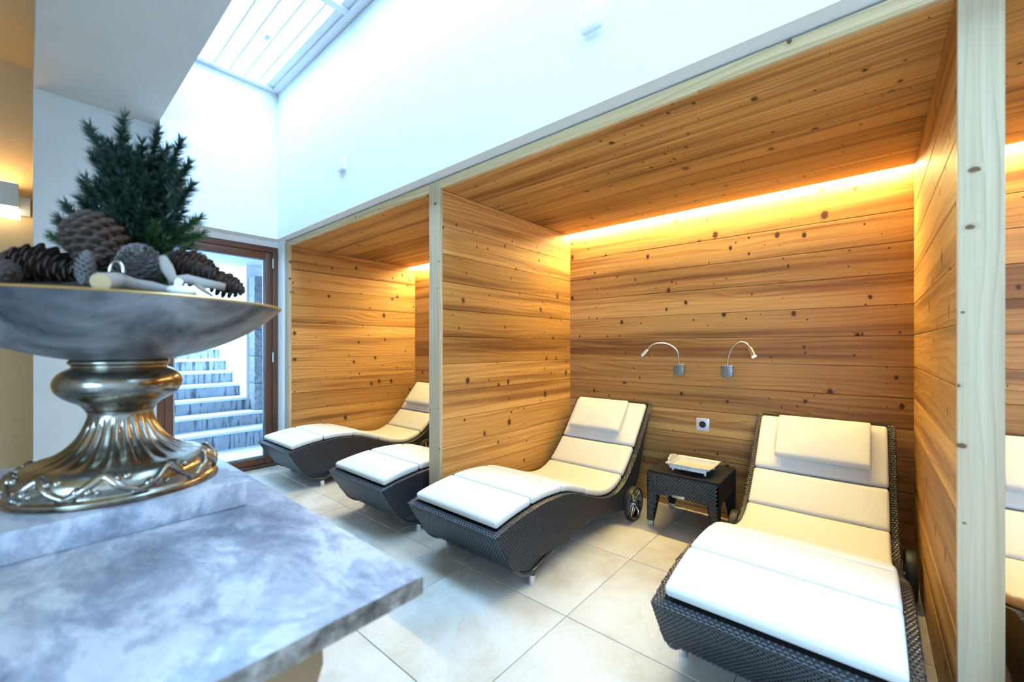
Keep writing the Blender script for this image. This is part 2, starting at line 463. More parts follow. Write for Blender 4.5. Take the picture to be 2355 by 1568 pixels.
wall_nr = struct(bx('wall_niche_right', 'plaster', (X3R+BK, XR, SB, YB+BK, 0, ZC+0.054)), 'right side wall of the right niche clad in boards')
board_wall(wall_nr, (X3R+BK, YB), -PI/2, YB-SB)
# niche ceilings: boards along the niche, a slot with the LED strip at the back
for n_, (xl, xr) in enumerate(((X1L, X1R), (X2L, X2R), (X3L, X3R))):
    ce = struct(bx('ceiling_niche_%d' % (n_+1), 'wickerdark', (xl, xr, YF+0.022, YB+BK, ZC+BK, ZC+0.055)), ('board ceiling of the far niche', 'board ceiling of the middle niche', 'board ceiling of the right niche')[n_])
    y_end, y_beg = YB-0.045, YF+0.022
    nb = 9; wd = (y_end-y_beg)/nb
    for k in range(nb):
        link('plank', plank_mesh(xr-xl, wd), ce, (xl, y_beg+wd*(k+1), ZC+BK), (PI/2, 0, 0))
    led = tag(bx('led_strip', 'led', (xl+0.004, xr-0.004, YB-0.036, YB-0.010, ZC+0.008, ZC+0.017)),
        'warm glowing light strip above the back boards of the %s' % ('far niche', 'middle niche', 'niche at the right edge')[n_], 'light strip', 'light strips in the niches')
struct(bx('leak_block_slab', 'canopy', (-4.5, XR, 1.73, YB+0.16, ZC+0.056, ZC+0.4)), 'unseen slab over the niches, added to block sky light')  # unseen, added so that sky light does not leak into the niches
# posts and trims at the front
struct(bx('trim_1', 'post', (X1R, X2L, YF, SB, 0, ZC+0.05), bevel=0.002), 'pale wooden post between far and middle niche')
struct(bx('trim_2', 'post', (X2R, X3L, YF, SB, 0, ZC+0.05), bevel=0.002), 'pale wooden post between middle and right niche')
struct(bx('trim_3', 'post', (-4.066, X1L, YF, SB, 0, ZC+0.05), bevel=0.002), 'pale wooden edge trim beside the glass door')
for k, (xl, xr) in enumerate(((X1L, X1R), (X2L, X2R), (X3L, X3R))):
    struct(bx('trim_%d' % (k+4), 'trim', (xl, xr, YF, SB, ZC, ZC+0.05), bevel=0.002), 'pale wooden fascia board over the %s niche' % ('far', 'middle', 'right')[k])

# upper wall, shaft and skylight
struct(bx('wall_upper', 'plaster', (-4.4, XR, YU, 1.72, ZU, ZS+0.3)), 'white plastered wall above the niches')
struct(bx('wall_upper_left', 'plaster', (-4.5, XU, YL, YU, ZU, ZS+0.3)), 'white plastered end wall above the glass door')
struct(bx('wall_shaft', 'plaster', (-4.5, XR, YL-0.02, YL, ZL+0.01, ZS+0.3)), 'rear side of the skylight shaft')
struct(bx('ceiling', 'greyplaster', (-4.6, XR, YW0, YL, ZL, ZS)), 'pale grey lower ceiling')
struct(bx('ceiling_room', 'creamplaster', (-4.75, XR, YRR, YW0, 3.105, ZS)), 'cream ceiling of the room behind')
# left wall with the door
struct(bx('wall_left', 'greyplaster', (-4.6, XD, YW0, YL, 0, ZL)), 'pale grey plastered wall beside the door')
struct(bx('wall_left_jamb', 'plaster', (-4.33, -4.066, 1.532, YF+0.022, 0, ZU)), 'narrow white plastered reveal between door and niche')
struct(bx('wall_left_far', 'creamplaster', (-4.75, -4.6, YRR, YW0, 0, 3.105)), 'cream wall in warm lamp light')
struct(bx('wall_right', 'plaster', (XR, XR+0.1, YRR, YB+0.1, 0, ZS+0.3)))
# rear wall behind the photographer; its unseen window is added for daylight fill
rw = struct(MB().box(-4.75, 0.2, YRR-0.15, YRR, 0, 3.105).box(2.6, XR, YRR-0.15, YRR, 0, 3.105).box(0.2, 2.6, YRR-0.15, YRR, 2.4, 3.105).box(0.2, 2.6, YRR-0.15, YRR, 0, 0.4).build('wall_rear', 'plaster'), 'rear wall with added window')
wn = struct(MB().box(0.2, 2.6, YRR-0.1, YRR-0.04, 0.4, 0.46).box(0.2, 2.6, YRR-0.1, YRR-0.04, 2.34, 2.4).build('fill_window', 'white'), 'unseen rear window added for daylight')
for x in (0.2, 1.37, 2.54): bx('mullion', 'white', (x, x+0.06, YRR-0.1, YRR-0.04, 0.46, 2.34), wn)
for k in range(2): bx('pane', 'glass', (0.26+1.17*k, 1.37+1.17*k, YRR-0.075, YRR-0.069, 0.46, 2.34), wn)
portal('fill_window_portal', (1.4, YRR-0.16, 1.4), (PI/2, 0, 0), 2.4, 2.0)

# skylight: frame rails, cross bars, panes, slender bars under the glass
sk = struct(MB().box(XU, XR, YU-0.055, YU, ZS, ZS+0.07).box(XU, XR, YL, YL+0.055, ZS, ZS+0.07).box(XU, XU+0.055, YL+0.055, YU-0.055, ZS, ZS+0.07).build('window_1', 'white', bevel=0.004), 'long skylight with white frame and slender bars')
xsky = [XU+0.055, -2.70, -1.37, -0.04, 1.29, XR-0.05]
for k in range(5):
    if k < 4: bx('cross_bar', 'white', (xsky[k+1]-0.03, xsky[k+1]+0.03, YL+0.055, YU-0.055, ZS+0.002, ZS+0.068), sk, bevel=0.003)
    xa, xb = xsky[k]+(0.03 if k else 0), xsky[k+1]-(0.03 if k < 4 else 0)
    bx('sash', 'white', (xa, xb, YU-0.11, YU-0.055, ZS+0.02, ZS+0.066), sk, bevel=0.003)
    bx('pane', 'glass', (xa, xb, YL+0.055, YU-0.11, ZS+0.05, ZS+0.056), sk)
    for j in range(6):
        yy = YL+0.055+(YU-YL-0.165)*(j+0.6)/6.2
        bx('glazing_bar', 'white', (xa, xb, yy-0.006, yy+0.006, ZS+0.02, ZS+0.049), sk)
    h = bx('handle', 'seal', (xa+0.62, xa+0.68, 1.135, 1.165, ZS-0.01, ZS+0.03), sk, bevel=0.004)
portal('skylight_portal', ((XU+XR)/2, (YL+YU)/2, ZS+0.10), (0, 0, 0), XR-XU-0.1, YU-YL-0.1)

# two small square recessed lights high on the white wall
for (x, z, lab) in ((-0.842, 2.41, 'small white square wall light high above the middle niche'), (-2.853, 2.40, 'small white square wall light high above the far niche')):
    t = thing('wall_light', (x, YU, z), lab, 'wall light', 'square lights on the white wall')
    MB().box(-0.043, 0.043, -0.022, 0, -0.05, 0.05).build('housing', 'white', t, bevel=0.003)
    MB().box(-0.034, 0.034, -0.0235, -0.0222, -0.041, 0.041).build('cover', 'shell', t)

# glass door ----------------------------------------------------------
Y0D, Y1D, ZT = YL+0.002, 1.530, 2.012
dr = struct(MB().box(XD-0.09, XD-0.005, Y1D-0.045, Y1D, 0, ZT).box(XD-0.09, XD-0.005, Y0D, Y0D+0.045, 0, ZT).box(XD-0.09, XD-0.005, Y0D+0.045, Y1D-0.045, ZT-0.05, ZT).box(XD-0.09, XD-0.005, Y0D+0.045, Y1D-0.045, 0, 0.03).build('door_1', 'door', bevel=0.004), 'glass door in a dark brown wooden frame')
a, b, z0, z1 = Y0D+0.047, Y1D-0.047, 0.032, ZT-0.052
sash = MB().box(XD-0.075, XD-0.015, b-0.055, b, z0, z1).box(XD-0.075, XD-0.015, a, a+0.055, z0, z1).box(XD-0.075, XD-0.015, a+0.055, b-0.055, z1-0.06, z1).box(XD-0.075, XD-0.015, a+0.055, b-0.055, z0, z0+0.06).build('sash', 'door', dr, bevel=0.005)
a2, b2, z2, z3 = a+0.055, b-0.055, z0+0.06, z1-0.06
MB().box(XD-0.05, XD-0.04, b2-0.014, b2, z2, z3).box(XD-0.05, XD-0.04, a2, a2+0.014, z2, z3).box(XD-0.05, XD-0.04, a2+0.014, b2-0.014, z3-0.014, z3).box(XD-0.05, XD-0.04, a2+0.014, b2-0.014, z2, z2+0.014).build('glass_spacer', 'seal', dr)
bx('pane', 'glass', (XD-0.036, XD-0.031, a2, b2, z2, z3), dr)
for z in (1.86, 1.0, 0.2): MB().tube([(XD+0.004, Y1D-0.046, z-0.045), (XD+0.004, Y1D-0.046, z+0.045)], 0.008, 10).build('hinge', 'steel', dr, smooth=True, auto=40)
struct(bx('wall_left_header', 'plaster', (-4.33, XD-0.012, YL, 1.532, ZT+0.001, ZU)), 'wall above the glass door')

# outside: stairwell with steps, side walls, stone pillar, canopy ------
out_g = struct(bx('ground_outside', 'soil', (-9.5, -4.18, -2.5, 4.0, -0.2, -0.03)), 'frosty paving outside the door')
stairs = thing('stairs', (-5.36, 0.6, -0.03), 'frosty outdoor stone stairs with wet-stained risers behind the glass door', 'stairs')
for k in range(9):
    ye = 1.8-0.6 if k >= 2 else 1.86+0.45-0.6
    ztop = 0.03+0.165+0.153*k
    st = MB().box(-0.28*k-0.28*1.0, -0.28*k, -1.59, ye, 0 if k == 0 else 0.03+0.165+0.153*(k-1)-0.05, ztop-0.03).build('step', 'riser', stairs)
    MB().box(-0.28*k-0.30, -0.28*k+0.022, -1.59, ye+0.005, ztop-0.03, ztop).build('tread', 'snowstone', st, bevel=0.004, seg=1)
struct(bx('wall_stair_right', 'plaster', (-9.0, -5.93, 1.805, 2.1, -0.03, 2.6)), 'white side wall of the outdoor stairs')
struct(bx('wall_stair_left', 'plaster', (-9.0, -4.8, -1.2, -1.0, -0.03, 2.6)), 'white wall left of the outdoor stairs')
struct(bx('wall_stair_end', 'plaster', (-9.2, -9.0, -1.2, 2.1, -0.03, 2.3)), 'white wall at the head of the outdoor stairs')
pil = thing('stone_pillar', (-5.82, 1.98, 0.319), 'rough grey stone pillar standing beside the outdoor stairs', 'pillar')
for k in range(5):
    MB().box(-0.10, 0.10, -0.15, 0.30, 0.33*k+0.002, 0.33*k+0.328).build('stone_block', 'stone', pil, bevel=0.008)
struct(bx('wall_outside', 'plaster', (-5.7, -4.34, 2.32, 2.5, -0.03, 2.25)), 'outer wall beside the door')
struct(MB().box(-6.15, -4.34, 0.67, 2.6, 2.12, 2.3).box(-6.15, -4.78, -1.5, 0.67, 2.12, 2.3).build('ceiling_canopy', 'canopy'), 'concrete canopy over the door outside')

# ------------------------------------------------------------------ sun loungers
def cy(y): return y if y < 1.9 else 1.9+(y-1.9)*0.935
TOP = [(1.273,0.304),(1.329,0.318),(1.406,0.333),(1.494,0.345),(1.577,0.352),(1.672,0.353),(1.774,0.346),(1.861,0.331),(1.962,0.298),(2.06,0.263),(2.14,0.236),(2.231,0.212),(2.336,0.200),(2.435,0.212),(2.527,0.247),(2.61,0.305),(2.696,0.379),(2.756,0.442),(2.834,0.530),(2.915,0.620),(2.972,0.680)]
FRONT = [(1.273,0.304),(1.283,0.282),(1.297,0.257),(1.324,0.214),(1.354,0.170),(1.390,0.117)]
BOT = [(1.427,0.109),(1.494,0.113),(1.577,0.117),(1.678,0.110),(1.725,0.101),(1.788,0.113),(1.855,0.123),(1.962,0.135),(2.111,0.130),(2.277,0.111),(2.448,0.078),(2.52,0.075)]
BACK = [(2.56,0.085),(2.596,0.133),(2.681,0.185),(2.741,0.264),(2.80,0.400),(2.86,0.515),(2.92,0.615),(2.974,0.688)]
Y0 = 1.273
def loc2(L): return [(cy(y)-Y0, z) for y, z in L]
TOP, FRONT, BOT, BACK = map(loc2, (TOP, FRONT, BOT, BACK))
def smooth_path(P, n):
    """Catmull-Rom resample of a 2D polyline"""
    out = []
    for i in range(len(P)-1):
        p0, p1, p2, p3 = P[max(i-1, 0)], P[i], P[i+1], P[min(i+2, len(P)-1)]
        for k in range(n):
            t = k/n
            out.append(tuple(0.5*((2*b)+(-a_+c_)*t+(2*a_-5*b+4*c_-d_)*t*t+(-a_+3*b-3*c_+d_)*t**3) for a_, b, c_, d_ in zip(p0, p1, p2, p3)))
    out.append(P[-1]); return out
TOPS = smooth_path(TOP, 3); BOTS = smooth_path(BOT, 3); BACKS = smooth_path(BACK, 3); FRS = smooth_path(FRONT, 3)
SIDE = FRS + BOTS + BACKS + TOPS[::-1][0:-1]
HWL = 0.310
def make_lounger(label):
    root = thing('sun_lounger', (0, 0, 0), label, 'lounger', 'wicker sun loungers in the niches')
    for s in (-1, 1):
        MB().prism(SIDE, lambda u, v, d: (d*s, u, v), HWL-0.03, HWL-0.002).build('side_panel', 'wickerdark', root)
    W = Weave(); PU, PV = 0.0150, 0.0104
    for s in (-1, 1):
        n = Vector((s, 0, 0)); u = Vector((0, 1, 0)); v = Vector((0, 0, 1)); row = 0
        z = 0.075
        while z < 0.70:
            y = (row % 2)*PU*0.5
            while y < 1.64:
                if inside(SIDE, y, z): W.pad(Vector((s*(HWL-0.0022), y, z)), u, v, n, PU*0.95, PV*0.80, 0.0045)
                y += PU
            z += PV; row += 1
    def strip(path, xa, xb, pu, pv, flip, h=0.003):
        """pads on a surface swept along x over a (y, z) path"""
        L = 0; row = 0
        for (p, q) in zip(path, path[1:]):
            d = Vector((0, q[0]-p[0], q[1]-p[1])); seg = d.length
            if seg < 1e-6: continue
            t = d/seg; nn = Vector((1, 0, 0)).cross(t)*flip
            while L < seg:
                c0 = Vector((0, p[0], p[1]))+t*L
                x = xa + pu*0.5*(0.5 + (row % 2))
                while x < xb+pu*0.5:
                    xl_, xr_ = max(x-pu*0.51, xa), min(x+pu*0.51, xb)
                    if xr_-xl_ > pu*0.3: W.pad(c0+Vector(((xl_+xr_)/2, 0, 0)), Vector((1, 0, 0)), t, nn, (xr_-xl_)*0.93, pv*0.80, h*1.4)
                    x += pu
                row += 1; L += pv
            L -= seg
    strip(FRS, -HWL, HWL, 0.0155, 0.0105, -1)
    for s in (-1, 1):
        xa, xb = sorted((s*(HWL-0.034), s*HWL)); strip(TOPS, xa, xb, 0.0115, 0.0125, 1)
    strip(smooth_path([(0, 0.3045), (0.028, 0.311)], 2), -HWL+0.03, HWL-0.03, 0.0165, 0.011, 1, 0.0035)
    strip(BACKS, -HWL, HWL, 0.016, 0.011, 1)
    W.build('weave', root)
    # front panel, deck and back panel as sheets with thickness
    def sheet(path, t, name, hw=HWL-0.03, side=1):
        mb = MB(); n = len(path); vs = []
        for i, (y, z) in enumerate(path):
            p, q = path[max(i-1, 0)], path[min(i+1, n-1)]; d = Vector((q[0]-p[0], q[1]-p[1])).normalized(); nx, nz = -d.y*t*side, d.x*t*side
            vs += [(-hw, y, z), (hw, y, z), (hw, y+nx, z+nz), (-hw, y+nx, z+nz)]
        fs = [(4*i+k, 4*i+(k+1) % 4, 4*i+4+(k+1) % 4, 4*i+4+k) for i in range(n-1) for k in range(4)] + [(3, 2, 1, 0), (4*n-4, 4*n-3, 4*n-2, 4*n-1)]
        mb.add(vs, fs); return mb.build(name, 'wickerdark', root)
    sheet([(y+0.001, z) for y, z in FRS], 0.02, 'front_panel', side=1)
    sheet([(y+0.003, z-0.004) for y, z in TOPS], 0.015, 'deck', side=-1)
    sheet([(y-0.001, z) for y, z in BACKS], 0.015, 'back_panel', side=1)
    lp = smooth_path(loc2([(1.392,0.124),(1.41,0.104),(1.445,0.079),(1.487,0.063),(1.53,0.057),(1.575,0.066),(1.64,0.087),(1.72,0.112)]), 4)
    for s in (-1, 1):
        MB().tube([(s*(HWL-0.016), y, z) for y, z in lp], 0.013, 10).build('foot_loop', 'wicker', root, smooth=True)
        MB().lathe([(0.001, 0), (0.014, 0), (0.0165, 0.003), (0.0165, 0.046), (0.001, 0.046)], 20, cx=s*(HWL-0.016), cy=1.527-Y0).build('foot', 'chrome', root, smooth=True, auto=40)
    # wheels
    wy, wz, wr = 2.512-Y0, 0.105, 0.105
    MB().tube([(-0.345, wy, wz), (0.345, wy, wz)], 0.007, 10).build('axle', 'steel', root, smooth=True, auto=40)
    for s in (-1, 1):
        def ring(prof, n=40):
            mb = MB(); m = len(prof)
            for k in range(n):
                a_ = 2*PI*k/n
                for (r_, x_) in prof: mb.v.append((s*x_, wy+r_*math.cos(a_), wz+r_*math.sin(a_)))
            for k in range(n):
                for i in range(m): mb.f.append((k*m+i, k*m+(i+1) % m, ((k+1) % n)*m+(i+1) % m, ((k+1) % n)*m+i))
            return mb
        wheel = ring([(wr, 0.330), (wr, 0.360), (wr-0.003, 0.364), (wr-0.012, 0.364), (wr-0.012, 0.326), (wr-0.003, 0.326)]).build('wheel', 'rubber', root, smooth=True, auto=40)
        ring([(wr-0.012, 0.330), (wr-0.012, 0.361), (wr-0.017, 0.361), (wr-0.017, 0.330)]).build('wheel_rim', 'chrome', wheel, smooth=True, auto=40)
        MB().tube([(s*0.328, wy, wz), (s*0.366, wy, wz)], 0.017, 16).build('hub', 'chrome', wheel, smooth=True, auto=40)
        for k in range(5):
            a_ = 2*PI*k/5+0.5
            MB().tube([(s*0.345, wy+0.014*math.cos(a_), wz+0.014*math.sin(a_)), (s*0.345, wy+(wr-0.017)*math.cos(a_), wz+(wr-0.017)*math.sin(a_))], [0.0085, 0.006], 8).build('spoke', 'chrome', wheel, smooth=True, auto=50)
    # cushion pads
    fine = smooth_path(TOP, 6)
    P3 = [Vector((0, y, z+0.003)) for y, z in fine]
    N3 = []
    for i in range(len(fine)):
        p, q = fine[max(i-2, 0)], fine[min(i+2, len(fine)-1)]; d = Vector((0, q[0]-p[0], q[1]-p[1])).normalized(); N3.append(Vector((1, 0, 0)).cross(d))
    cuts = [0.030, 0.275, 0.525, 0.765, 1.224, 1.398, 1.620]      # seams
    def cut_at(y):
        for i in range(len(P3)-1):
            if P3[i].y <= y <= P3[i+1].y:
                f = (y-P3[i].y)/(P3[i+1].y-P3[i].y); return P3[i].lerp(P3[i+1], f), N3[i].lerp(N3[i+1], f).normalized()
        return P3[-1], N3[-1]
    for a_, b_ in zip(cuts, cuts[1:]):
        a_, b_ = a_+0.0034, b_-0.0034
        idx = [i for i in range(len(P3)) if a_+0.002 < P3[i].y < b_-0.002]
        pts = [cut_at(a_)]+[(P3[i], N3[i]) for i in idx]+[cut_at(b_)]
        loft_pad([p for p, _ in pts], [q for _, q in pts], 0.279, 0.040, 0.014, crown=0.004).build('cushion_pad', 'fabric', root, smooth=True)
    return root, P3, N3
lounger0, P3, N3 = make_lounger('leftmost wicker lounger with cream pads, next to the brown-framed glass door')
def add_pillow(root, dx, rz):
    i0 = [i for i in range(len(P3)) if 1.448 < P3[i].y < 1.615]
    off = [P3[i]+N3[i]*0.046+Vector((dx, 0, 0)) for i in i0]
    # straight pillow lying on the head pad
    d = (off[-1]-off[0]).normalized(); nn = Vector((1, 0, 0)).cross(d)
    path = [off[0]+d*(0.25*k/8) for k in range(9)]
    path = [p-d*0.012+nn*0.004 for p in path]
    loft_pad(path, [nn]*9, 0.200, 0.042, 0.010, crown=0.006).build('head_pillow', 'fabric', root, smooth=True)
LX = [-3.575, -2.337, -1.483, -0.210, 0.625]
LABS = [None,
        'wicker lounger with cream pads, its head half hidden behind the pale wooden post',
        'wicker lounger with cream pads left of the wicker side table, one wheel showing',
        'large nearest wicker lounger with cream pads right of the wicker side table',
        'wicker lounger with cream pads mostly hidden behind the right wooden post']
loungers = [lounger0] + [copy_tree(lounger0) for _ in range(4)]
for k, (o, x) in enumerate(zip(loungers, LX)):
    o.location = (x, Y0+0.0, 0)
    if LABS[k]: o['label'] = LABS[k]
    add_pillow(o, (-0.01, 0.0, -0.03, 0.015, 0.0)[k], 0)

# ------------------------------------------------------------------ wicker side table with tray
TX, TY, TW, TD, TH = -0.838, 2.690, 0.206, 0.200, 0.345
tb = thing('side_table', (TX, TY, 0), 'square dark wicker side table between the two loungers', 'side table')
MB().box(-TW, TW, -TD, TD, TH-0.022, TH-0.003).build('table_top', 'wickerdark', tb, bevel=0.01)
ap = 0.105
for nm, d_ in (('apron', (-TW+0.003, TW-0.003, -TD+0.003, -TD+0.022, TH-ap-0.03, TH-0.023)), ('apron', (-TW+0.003, TW-0.003, TD-0.022, TD-0.003, TH-ap-0.03, TH-0.023)),
               ('apron', (-TW+0.003, -TW+0.022, -TD+0.023, TD-0.023, TH-ap-0.03, TH-0.023)), ('apron', (TW-0.022, TW-0.003, -TD+0.023, TD-0.023, TH-ap-0.03, TH-0.023))):
    bx(nm, 'wickerdark', d_, tb)
for sx in (-1, 1):
    for sy in (-1, 1):
        mb = MB()
        def q(w, z): return [(sx*(TW-0.003), sy*(TD-0.003), z), (sx*(TW-0.003-w), sy*(TD-0.003), z), (sx*(TW-0.003-w), sy*(TD-0.003-w), z), (sx*(TW-0.003), sy*(TD-0.003-w), z)]
        mb.add(q(0.034, 0.035)+q(0.062, TH-ap-0.03)+q(0.075, TH-0.024), [(3,2,1,0),(8,9,10,11)]+[(4*i+k, 4*i+(k+1) % 4, 4*i+4+(k+1) % 4, 4*i+4+k) for i in range(2) for k in range(4)])
        lg = mb.build('leg', 'wickerdark', tb)
        mb = MB(); mb.add([(p[0], p[1], 0.0) for p in q(0.031, 0)]+[(p[0], p[1], 0.036) for p in q(0.034, 0)], [(3,2,1,0),(4,5,6,7)]+[(k, (k+1) % 4, 4+(k+1) % 4, 4+k) for k in range(4)])
        mb.build('foot_cap', 'steel', lg, bevel=0.002)
W = Weave()
def leg_in(u, z, half):       # inside apron or leg outline on one face
    if z > TH-ap-0.03: return True
    f = (z-0.036)/(TH-ap-0.03-0.036); w = 0.034+0.028*f+ (0.012 if z > TH-ap-0.042 else 0)
    return z > 0.036 and abs(u) > half-w
for ax, half, off in ((0, TW, TD), (1, TD, TW)):
    for s in (-1, 1):
        z = 0.042; row = 0
        while z < TH-0.006:
            u = -half+0.010+(row % 2)*0.008
            while u < half-0.007:
                if leg_in(u, z, half):
                    c = Vector((u, s*(off-0.0028), z)) if ax == 0 else Vector((s*(off-0.0028), u, z))
                    W.pad(c, Vector((1, 0, 0)) if ax == 0 else Vector((0, 1, 0)), Vector((0, 0, 1)), Vector((0, s, 0)) if ax == 0 else Vector((s, 0, 0)), 0.0168, 0.0088, 0.0036)
                u += 0.018
            z += 0.011; row += 1
y = -TD+0.006; row = 0
while y < TD-0.002:
    x = -TW+0.008+(row % 2)*0.008
    while x < TW-0.002:
        W.pad(Vector((x, y, TH-0.003)), Vector((1, 0, 0)), Vector((0, 1, 0)), Vector((0, 0, 1)), 0.0146, 0.0095, 0.0036); x += 0.016
    y += 0.012; row += 1
W.build('weave', tb)
MB().box(-0.048, 0.022, -TD-0.004, -TD+0.002, TH-ap-0.030, TH-ap-0.014).build('metal_tag', 'steel', tb, bevel=0.001)

tr = thing('serving_tray', (-0.815, 2.645, TH), 'rectangular silver serving tray with beaded rim on the wicker side table', 'tray')
def rect(hx, hy, z): return [(-hx, -hy, z), (hx, -hy, z), (hx, hy, z), (-hx, hy, z)]
mb = MB(); vs = rect(0.105, 0.098, 0.030)+rect(0.105, 0.098, 0.033)+rect(0.112, 0.105, 0.044)+rect(0.127, 0.120, 0.050)+rect(0.127, 0.120, 0.053)+rect(0.110, 0.103, 0.048)+rect(0.103, 0.096, 0.036)
fs = [(3, 2, 1, 0)]
for a_, b_ in ((0, 3), (3, 4), (4, 5), (5, 6)):
    fs += [(4*a_+k, 4*a_+(k+1) % 4, 4*b_+(k+1) % 4, 4*b_+k) for k in range(4)]
fs.append((24, 25, 26, 27)); mb.add(vs, fs); mb.build('tray_plate', 'silver', tr)
mb = MB()
for k in range(26):
    for s in (-1, 1):
        f = (k+0.5)/26*2-1
        mb.box(f*0.105-0.003, f*0.105+0.003, s*0.109-0.003, s*0.109+0.003, 0.024, 0.042)
mb.build('beading', 'silver', tr)['kind'] = 'stuff'
for sx in (-1, 1):
    for sy in (-1, 1): MB().lathe([(0.0005, 0.004), (0.006, 0.004), (0.008, 0.010), (0.005, 0.022), (0.006, 0.031)], 12, cx=sx*0.092, cy=sy*0.085).build('foot', 'silver', tr, smooth=True)
mb = MB(); pts = []
for k in range(9):
    f = k/8*2-1; hgt = 0.062+0.016*(1-abs(f))+0.005*(k % 2)
    pts.append((f*0.075, hgt))
poly = [(-0.075, 0.046)] + pts + [(0.075, 0.046)]
mb.prism(poly, lambda u, v, d: (-0.118-(v-0.046)*0.5+d, u, v), 0.0, 0.006); mb.build('scalloped_handle', 'silver', tr)
mb = MB(); mb.prism([(-0.075, 0.046)] + pts[::1] + [(0.075, 0.046)], lambda u, v, d: (0.118+(v-0.046)*0.2+d, u, 0.046+(v-0.046)*0.18), 0.0, 0.006)
mb.build('scalloped_handle', 'silver', tr)

# ------------------------------------------------------------------ reading lamps and socket on the back boards
def reading_lamp(x, z, pts, lab, lit):
    t = thing('reading_lamp', (x, YB, z), lab, 'reading lamp', 'gooseneck reading lamps')
    MB().box(-0.033, 0.033, -0.030, 0, -0.033, 0.033).build('wall_box', 'darksteel', t, bevel=0.002)
    MB().box(-0.035, 0.035, -0.031, 0, 0.0335, 0.039).build('box_cap', 'steel', t, bevel=0.001)
    MB().tube([(0, -0.016, -0.033), (0, -0.016, -0.048)], [0.004, 0.003], 8).build('switch', 'steel', t, smooth=True)
    P = [(px-x, -0.016-0.05*min(1, k/3), pz-z) for k, (px, pz) in enumerate(pts)]
    P[0] = (0, -0.016, 0.039)
    P3 = []
    for i in range(len(P)-1):
        p0, p1, p2, p3 = P[max(i-1, 0)], P[i], P[i+1], P[min(i+2, len(P)-1)]
        for k in range(5):
            u = k/5; P3.append(tuple(0.5*((2*b)+(-a_+c_)*u+(2*a_-5*b+4*c_-d_)*u*u+(-a_+3*b-3*c_+d_)*u**3) for a_, b, c_, d_ in zip(p0, p1, p2, p3)))
    P3.append(P[-1])
    MB().tube(P3, 0.0055, 10).build('gooseneck', 'steel', t, smooth=True, auto=60)
    e = Vector(P[-1]); d = (e-Vector(P[-2])).normalized(); d = (d+Vector((0, -0.35, -0.1))).normalized()
    hd = MB().tube([e-d*0.012, e-d*0.008, e+d*0.030, e+d*0.052], [0.006, 0.013, 0.015, 0.0155], 16).build('lamp_head', 'steel', t, smooth=True, auto=40)
    MB().tube([e+d*0.0521, e+d*0.0535], [0.0135, 0.0135], 16).build('lens', 'lamp_glow' if lit else 'shell', hd)
reading_lamp(-0.987, 0.938, [(-0.984, 0.99), (-0.992, 1.065), (-1.042, 1.112), (-1.105, 1.122), (-1.160, 1.106), (-1.192, 1.070)], 'silver gooseneck reading lamp bent to the left, left of the pair', False)
reading_lamp(-0.688, 0.940, [(-0.686, 0.985), (-0.672, 1.05), (-0.642, 1.102), (-0.598, 1.126), (-0.565, 1.114), (-0.548, 1.084)], 'silver gooseneck reading lamp bent to the right with lit lens', True)
sk2 = thing('wall_socket', (-0.838, YB, 0.585), 'square silver wall socket with black insert above the side table', 'socket')
MB().box(-0.041, 0.041, -0.010, 0, -0.041, 0.041).build('cover_plate', 'plate', sk2, bevel=0.003)
mb = MB()
for k in range(28):
    a_ = 2*PI*k/28; mb.v += [(0.0215*math.cos(a_), -0.0125, 0.0215*math.sin(a_)), (0.0215*math.cos(a_), -0.0100, 0.0215*math.sin(a_)), (0.018*math.cos(a_), -0.0125, 0.018*math.sin(a_)), (0.018*math.cos(a_), -0.0105, 0.018*math.sin(a_))]
for k in range(28):
    j = (k+1) % 28; mb.f += [(4*k, 4*j, 4*j+1, 4*k+1), (4*k, 4*k+2, 4*j+2, 4*j), (4*k+2, 4*k+3, 4*j+3, 4*j+2)]
mb.f.append(tuple(4*k+3 for k in range(28))); mb.build('socket_insert', 'black', sk2)
for s in (-1, 1): MB().tube([(s*0.0095, -0.0115, 0), (s*0.0095, -0.0104, 0)], 0.0028, 10).build('pin_hole', 'darksteel', sk2)

# ------------------------------------------------------------------ wall sconce at the left
sc = thing('wall_sconce', (-4.6, -0.09, 2.10), 'grey box wall lamp with glowing tube below on the cream wall', 'wall lamp')
MB().box(0, 0.03, -0.09, 0.115, -0.07, 0.06).build('back_plate', 'greyplaster', sc, bevel=0.003)
MB().box(0.030, 0.13, -0.13, 0.062, -0.035, 0.125).build('box_shade', 'greyplaster', sc, bevel=0.006)
MB().box(0.045, 0.115, -0.115, 0.047, 0.1255, 0.128).build('up_light', 'sconce_glow', sc)
MB().tube([(0.08, -0.13, -0.078), (0.08, 0.070, -0.078)], 0.038, 20).build('glow_tube', 'tube_glow', sc, smooth=True, auto=40)

# ------------------------------------------------------------------ marble table in the foreground
XT0, XT1, YT0, YT1, ZT0 = -1.880, -0.519, -0.55, 0.398, 0.75
mt = thing('stone_table', ((XT0+XT1)/2, (YT0+YT1)/2, 0), 'foreground table with a veined grey marble top', 'table')
hx, hy = (XT1-XT0)/2, (YT1-YT0)/2
top_ = MB().box(-hx, hx, -hy, hy, ZT0-0.030, ZT0).build('marble_top', 'marble', mt, bevel=0.003)
top_.data.materials.append(M['slabedge'])
for f_ in top_.data.polygons:
    if abs(f_.normal.z) < 0.5: f_.material_index = 1
for d_ in ((-hx+0.12, hx-0.12, -hy+0.11, -hy+0.135), (-hx+0.12, hx-0.12, hy-0.135, hy-0.11), (-hx+0.12, -hx+0.145, -hy+0.136, hy-0.136), (hx-0.145, hx-0.12, -hy+0.136, hy-0.136)):
    bx('apron', 'tablewood', d_+(ZT0-0.115, ZT0-0.029), mt, bevel=0.002)
